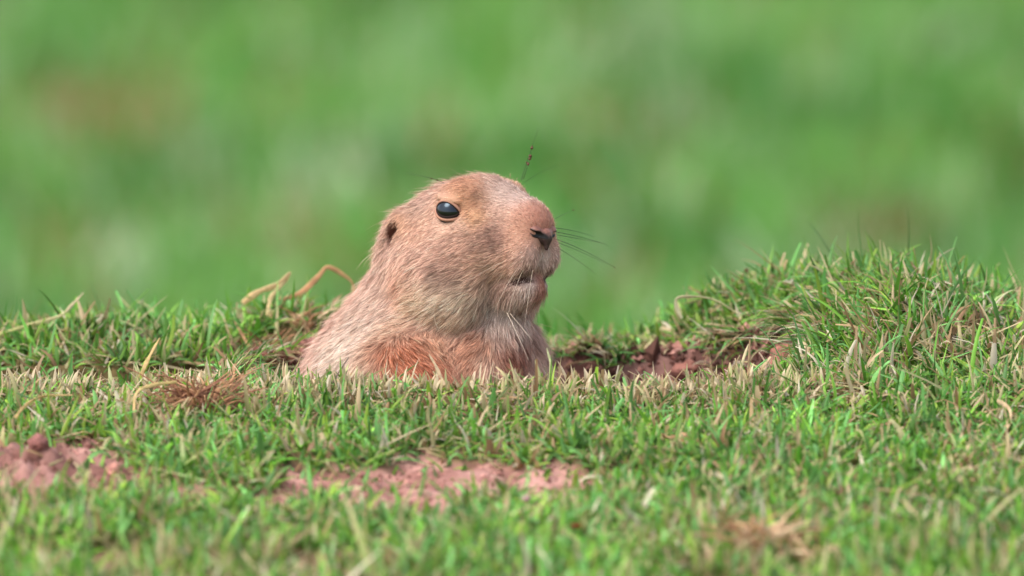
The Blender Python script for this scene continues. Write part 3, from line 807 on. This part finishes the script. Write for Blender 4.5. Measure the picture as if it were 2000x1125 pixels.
def strap(pts, w, th, col, c2=None):
    """a flattened, slightly channelled strand: verts, quads, colours"""
    n = len(pts); t = unit(np.gradient(pts, axis=0))
    a = unit(np.cross(t, np.array([0.15, 1.0, 0.1]))); b = np.cross(t, a)
    w = np.broadcast_to(w, (n,)); ph = np.linspace(0, 2 * np.pi, 8, endpoint=False)
    tw = np.linspace(0, rng.uniform(-1.2, 1.2), n)
    a, b = a * np.cos(tw)[:, None] + b * np.sin(tw)[:, None], b * np.cos(tw)[:, None] - a * np.sin(tw)[:, None]
    V = pts[:, None] + a[:, None] * (np.cos(ph)[None, :, None] * w[:, None, None] / 2) + b[:, None] * ((np.sin(ph) * th / 2 + 0.15 * np.cos(2 * ph) * th)[None, :, None])
    i = np.arange(n * 8).reshape(n, 8)
    f = np.stack([i[:-1], np.roll(i, -1, 1)[:-1], np.roll(i, -1, 1)[1:], i[1:]], -1).reshape(-1, 4)
    c2 = col if c2 is None else c2
    s = np.linspace(0, 1, n)[:, None, None]
    C = np.broadcast_to(s2l(col) * (1 - s) + s2l(c2) * s, (n, 8, 3)) * rng.uniform(0.85, 1.1, (n, 1, 1))
    return V.reshape(-1, 3), f, C.reshape(-1, 3)
def straw(name, label, pxs, y, w, col, c2=None, cat='straw', dy=0.0, th=0.6, taper=True, group=None):
    base = hit(*pxs[0]) if y is None else None
    yy = base[1] if y is None else y
    ctrl = [at_y(px, py, yy + dy * k / max(len(pxs) - 1, 1)) for k, (px, py) in enumerate(pxs)]
    pts = smooth_path(ctrl)
    n = len(pts); s = np.linspace(0, 1, n)
    ww = 0.72 * w * (1 - (0.75 * s ** 3 if taper else 0)) * (0.8 + 0.35 * np.sin(s * 9 + pxs[0][0]) ** 2)
    v, f, c = strap(pts, ww, th, col, c2)
    return tag(mesh_np(name, v, f, M_DRY, c), label, cat, group)
straw('straw', 'long pale green straw lying across the grass at the left edge', [(-30, 662), (40, 640), (115, 618), (140, 596), (163, 572)], 70, 2.2, (196, 196, 120), (226, 200, 170), dy=6)
straw('straw', 'broad cream curl of dry grass rising left of the animal', [(474, 592), (505, 570), (540, 556), (566, 532)], 96, 3.6, (226, 190, 140), (236, 206, 160), dy=-2)
straw('straw', 'forked cream stem standing under the broad dry curl', [(528, 640), (524, 606), (530, 580), (556, 550), (568, 532)], 92, 2.8, (226, 200, 150), dy=4)
straw('straw', 'arched reddish dry grass stem just left of the animal', [(546, 586), (588, 572), (622, 540), (640, 522), (672, 538), (690, 558), (688, 604)], 98, 3.0, (206, 150, 112), (190, 160, 110), dy=2)
straw('straw', 'thin looped straw hanging over the lip at left', [(345, 746), (300, 752), (268, 766), (262, 800), (268, 830), (292, 866)], -92, 1.9, (206, 182, 120), (196, 160, 120), dy=-22)
straw('straw', 'short bent straw near the left red soil heap', [(30, 816), (52, 790), (84, 774), (142, 772)], -110, 1.8, (200, 168, 116), dy=10)
straw('dry_grass_blade', 'upright tan dry blade left of the burrow mouth', [(274, 738), (288, 705), (312, 660)], -48, 2.6, (186, 160, 110), (206, 176, 120), 'grass blade')
straw('dry_grass_blade', 'dark thin blade leaning against the animal\'s back', [(650, 748), (664, 724), (681, 698)], -58, 1.2, (110, 94, 84), (140, 120, 108), 'grass blade')
straw('dry_grass_blade', 'cream pointed blade at the middle of the burrow lip', [(868, 752), (852, 716), (838, 692)], -62, 1.8, (214, 186, 150), (226, 200, 168), 'grass blade')
straw('dry_grass_blade', 'tall pale green blade in front of the far shoulder', [(1072, 752), (1076, 716), (1068, 680)], -60, 1.7, (190, 196, 130), (206, 206, 160), 'grass blade')
straw('dry_grass_blade', 'pale upright blade where the lip meets the right mound', [(1452, 768), (1448, 720), (1462, 672)], -45, 2.2, (200, 190, 150), (206, 190, 150), 'grass blade')
straw('dry_grass_blade', 'cream hooked blade beside the soil under the right mound', [(1492, 740), (1496, 712), (1482, 688)], -38, 1.6, (212, 184, 158), None, 'grass blade')
straw('dry_grass_blade', 'wide pale blade arching over the near slope of the mound', [(1332, 622), (1320, 596), (1330, 580), (1390, 584), (1440, 612)], 62, 1.9, (206, 200, 160), (196, 186, 140), 'grass blade')
straw('dry_grass_blade', 'grey green blade lying on the turf at far right', [(1800, 742), (1868, 760), (1930, 790), (1975, 806)], -52, 2.2, (176, 176, 128), (196, 180, 140), 'grass blade', dy=-20)
straw('straw', 'curly tan stem low on the right edge', [(1948, 782), (1972, 800), (1970, 828), (1948, 868), (1940, 910)], -104, 2.2, (204, 176, 140), (190, 160, 120), dy=-26)
straw('straw', 'thin arched stem rising behind the right mound', [(1850, 560), (1862, 530), (1884, 500)], 60, 1.2, (120, 140, 70), (140, 130, 70))

def fibre_tuft(name, label, cx, cy, n, span, up, cols, wmm, cat='dead grass', ydepth=None):
    """a knot of dead fibres: one thing, its strands joined"""
    h0 = hit(cx, cy)
    Vs, Fs, Cs, o = [], [], [], 0
    for k in range(n):
        a = rng.uniform(0, 2 * np.pi); r0 = rng.random() * span * 0.5
        p0 = np.array([h0[0] + math.cos(a) * r0, h0[1] + math.sin(a) * r0 * 0.7, 0]); p0[2] = terrain(p0[0], p0[1]) + rng.uniform(-0.5, up * 0.3)
        b = rng.uniform(0, 2 * np.pi); l = rng.uniform(0.5, 1.2) * span
        p1 = p0 + np.array([math.cos(b) * l * 0.4, math.sin(b) * l * 0.3, rng.uniform(0.3, 1.1) * up])
        p2 = p1 + np.array([math.cos(b + rng.normal(0, 0.8)) * l * 0.5, math.sin(b) * l * 0.3, rng.uniform(-0.6, 0.5) * up])
        pts = bez(p0, p1, p2, 9)
        c = cols[rng.integers(len(cols))]
        v, f, cc = strap(pts, wmm * rng.uniform(0.6, 1.3) * (1 - 0.7 * np.linspace(0, 1, 9) ** 2), 0.35, c)
        Vs.append(v); Fs.append(f + o); Cs.append(cc); o += len(v)
    return tag(mesh_np(name, np.concatenate(Vs), np.concatenate(Fs), M_DRY, np.concatenate(Cs)), label, cat)
BR = [(170, 124, 92), (148, 102, 78), (196, 150, 112), (124, 86, 66)]
TN = [(214, 178, 140), (196, 156, 118), (226, 196, 160), (180, 134, 100)]
fibre_tuft('dead_grass_tuft', 'matted brown tuft of dead grass on the lip left of the animal', 395, 812, 150, 24, 11, BR, 0.9)
fibre_tuft('dead_grass_tuft', 'small reddish tuft of dead grass on the bank at far left', 105, 618, 50, 11, 8, BR, 1.2)
fibre_tuft('dead_grass_tuft', 'pale dead grass knot at the bottom right of the picture', 1480, 1072, 60, 22, 9, TN, 1.6)
fibre_tuft('dead_grass_tuft', 'tan dead grass scrap behind the bottom right knot', 1560, 1100, 40, 16, 6, TN, 1.5)
fibre_tuft('dead_grass_tuft', 'brown dead roots below the far rim left of the animal', 520, 690, 22, 16, 7, BR, 1.0)
fibre_tuft('dead_grass_tuft', 'straw coloured tuft on the far rim behind the straws', 600, 640, 18, 14, 7, TN, 1.0)

def leaf(name, label, px, py, l, wd, col, ang, cat='leaf', curl=1.2, lift=2.0):
    h0 = hit(px, py) + np.array([0, 0, lift])
    nu, nv = 9, 6
    V = []; 
    for side in (0.25, -0.25):
        for i in range(nu):
            for j in range(nv):
                s = i / (nu - 1) - 0.5; t = j / (nv - 1) - 0.5
                wv = wd * math.cos(s * math.pi * 0.92) ** 0.6
                x = s * l; y = t * wv; z = curl * (s * s * l * 0.8 + t * t * wv * 1.2) + math.sin(s * 13 + t * 7) * 0.4 + side
                V.append((x * math.cos(ang) - y * math.sin(ang), (x * math.sin(ang) + y * math.cos(ang)), z))
    i0 = np.arange(nu * nv).reshape(nu, nv); k = nu * nv
    f1 = np.stack([i0[:-1, :-1], i0[1:, :-1], i0[1:, 1:], i0[:-1, 1:]], -1).reshape(-1, 4)
    loop = list(i0[:, 0]) + list(i0[-1, 1:]) + list(i0[::-1, -1][1:]) + list(i0[0, ::-1][1:-1])
    f3 = np.array([[loop[q], loop[(q + 1) % len(loop)], loop[(q + 1) % len(loop)] + k, loop[q] + k] for q in range(len(loop))])
    F = np.concatenate([f1, f1[:, ::-1] + k, f3])
    V = np.array(V) + h0
    return tag(mesh_np(name, V, F, M_DRY, np.tile(s2l(col), (len(V), 1)) * rng.uniform(0.85, 1.1, (len(V), 1))), label, cat)
leaf('dead_leaf', 'curled tan dead leaf lying in the turf right of centre', 1320, 872, 11, 5, (224, 176, 136), 0.3)
leaf('dead_leaf', 'narrow orange dead leaf beside the curled tan one', 1345, 880, 9, 3, (206, 150, 110), -0.7)
leaf('petal', 'small white petal resting near the top of the mound', 1540, 585, 4.2, 3, (236, 222, 210), 0.2, 'petal', lift=6)
leaf('petal', 'tiny pink petal in the blurred grass below the bare patch', 1026, 1020, 4, 3.5, (214, 160, 176), 0.8, 'petal', lift=8)
leaf('dead_leaf', 'small rusty leaf scrap in the grass at the lower centre', 1125, 1062, 4, 3, (150, 60, 40), 0.4, lift=6)
leaf('dead_leaf', 'pale leaf scrap on the turf below the right mound', 1440, 726, 4, 2.2, (232, 216, 188), 0.9, lift=3)

def clod(label, px, py, r, seed, col=(164, 108, 96), squash=0.8, sink=0.35):
    h0 = hit(px, py)
    v, f = uv_sphere(np.zeros(3), 1.0, 40, 26)
    nz = 0.72 + 0.5 * (vnoise3(v[:, 0] * 1.6 + seed, v[:, 1] * 1.6 + 7, v[:, 2] * 1.6 + seed)) + 0.35 * (vnoise3(v[:, 0] * 4 + seed, v[:, 1] * 4, v[:, 2] * 4) - 0.5) + 0.2 * (vnoise3(v[:, 0] * 9 + seed, v[:, 1] * 9, v[:, 2] * 9) - 0.5)
    v = v * nz[:, None] * r * np.array([1, 1, squash]) + h0 + np.array([0, 0, r * squash * (0.5 - sink)])
    return tag(mesh_np('soil_clod', v, f, M_SOIL, np.tile(s2l(col), (len(v), 1)) * np.array([0.62, 0.66, 0.66]) * (0.7 + 0.6 * vnoise3(v[:, 0] / 2, v[:, 1] / 2, v[:, 2] / 2))[:, None]), label, 'soil clod', 'clods of red soil')
clod('rounded pinkish soil clod in the hole close to the animal\'s back', 596, 700, 8.5, 1.3)
clod('crumbly soil clod under the dead roots left of the hole', 520, 712, 7, 4.1, (142, 88, 76))
clod('reddish soil clod sticking out beneath the right mound', 1535, 712, 8, 2.2, (176, 116, 100))
clod('broad soil clod on the far wall right of the animal', 1340, 728, 6, 6.7, (170, 112, 98), 0.7)
clod('small soil clod at the foot of the far right wall', 1440, 736, 5.5, 8.2, (150, 96, 84))
clod('lumpy soil clod at the top of the left soil heap', 75, 868, 3.8, 3.4, (170, 112, 104))
clod('pale soil clod on the right shoulder of the left heap', 175, 872, 3.6, 5.5, (196, 138, 126))
clod('small clod between the left heap and the bare patch', 222, 922, 3.4, 9.5, (206, 142, 126))
clod('clod half hidden by grass left of the bare patch', 340, 940, 3.2, 7.7, (206, 140, 122))

# loose crumbs of soil on the bare ground
def soil_crumbs(n):
    x = rng.uniform(-215, 110, n * 6); y = rng.uniform(-380, -110, n * 6)
    m = bare_mask(x, y) > rng.uniform(0.2, 0.9, n * 6); x, y = x[m][:n], y[m][:n]; n = len(x)
    b = np.array([(1, 0, 0), (-1, 0, 0), (0, 1, 0), (0, -1, 0), (0, 0, 1), (0, 0, -1.)])
    f0 = np.array([(0, 2, 4), (2, 1, 4), (1, 3, 4), (3, 0, 4), (2, 0, 5), (1, 2, 5), (3, 1, 5), (0, 3, 5)])
    r = rng.gamma(2.0, 0.18, n) + 0.2
    V = b[None] * rng.uniform(0.6, 1.3, (n, 6, 1)) + rng.normal(0, 0.2, (n, 6, 3))
    V = V * r[:, None, None] + np.stack([x, y, terrain(x, y) + r * 0.3], -1)[:, None]
    F = (np.arange(n)[:, None, None] * 6 + f0[None]).reshape(-1, 3)
    c = np.where((rng.random(n) < 0.5)[:, None], s2l((176, 128, 116)), s2l((120, 80, 70))) * rng.uniform(0.7, 1.2, (n, 1))
    return tag(mesh_np('soil_crumbs', V.reshape(-1, 3), F, M_SOIL, np.repeat(c, 6, 0), smooth=False), 'loose crumbs of dry red soil scattered on the bare patches', 'soil crumbs', kind='stuff')
soil_crumbs(1500)
def wall_crumbs(n):
    a = rng.uniform(0.1, np.pi + 0.2, n); q = rng.uniform(0.9, 1.16, n)
    x = 4 + 112 * q * np.cos(a); y = 14 + 68 * q * np.sin(a)
    b = np.array([(1, 0, 0), (-1, 0, 0), (0, 1, 0), (0, -1, 0), (0, 0, 1), (0, 0, -1.)])
    f0 = np.array([(0, 2, 4), (2, 1, 4), (1, 3, 4), (3, 0, 4), (2, 0, 5), (1, 2, 5), (3, 1, 5), (0, 3, 5)])
    r = rng.gamma(2.2, 0.42, n) + 0.3
    V = b[None] * rng.uniform(0.6, 1.3, (n, 6, 1)) + rng.normal(0, 0.25, (n, 6, 3))
    V = V * r[:, None, None] + np.stack([x, y, terrain(x, y) + r * 0.25], -1)[:, None]
    F = (np.arange(n)[:, None, None] * 6 + f0[None]).reshape(-1, 3)
    c = np.where((rng.random(n) < 0.45)[:, None], s2l((182, 132, 118)), s2l((98, 66, 56))) * rng.uniform(0.6, 1.15, (n, 1))
    return tag(mesh_np('soil_crumbs', V.reshape(-1, 3), F, M_SOIL, np.repeat(c, 6, 0), smooth=False), 'crumbled earth clinging to the far wall of the hole', 'soil crumbs', kind='stuff')
wall_crumbs(2600)
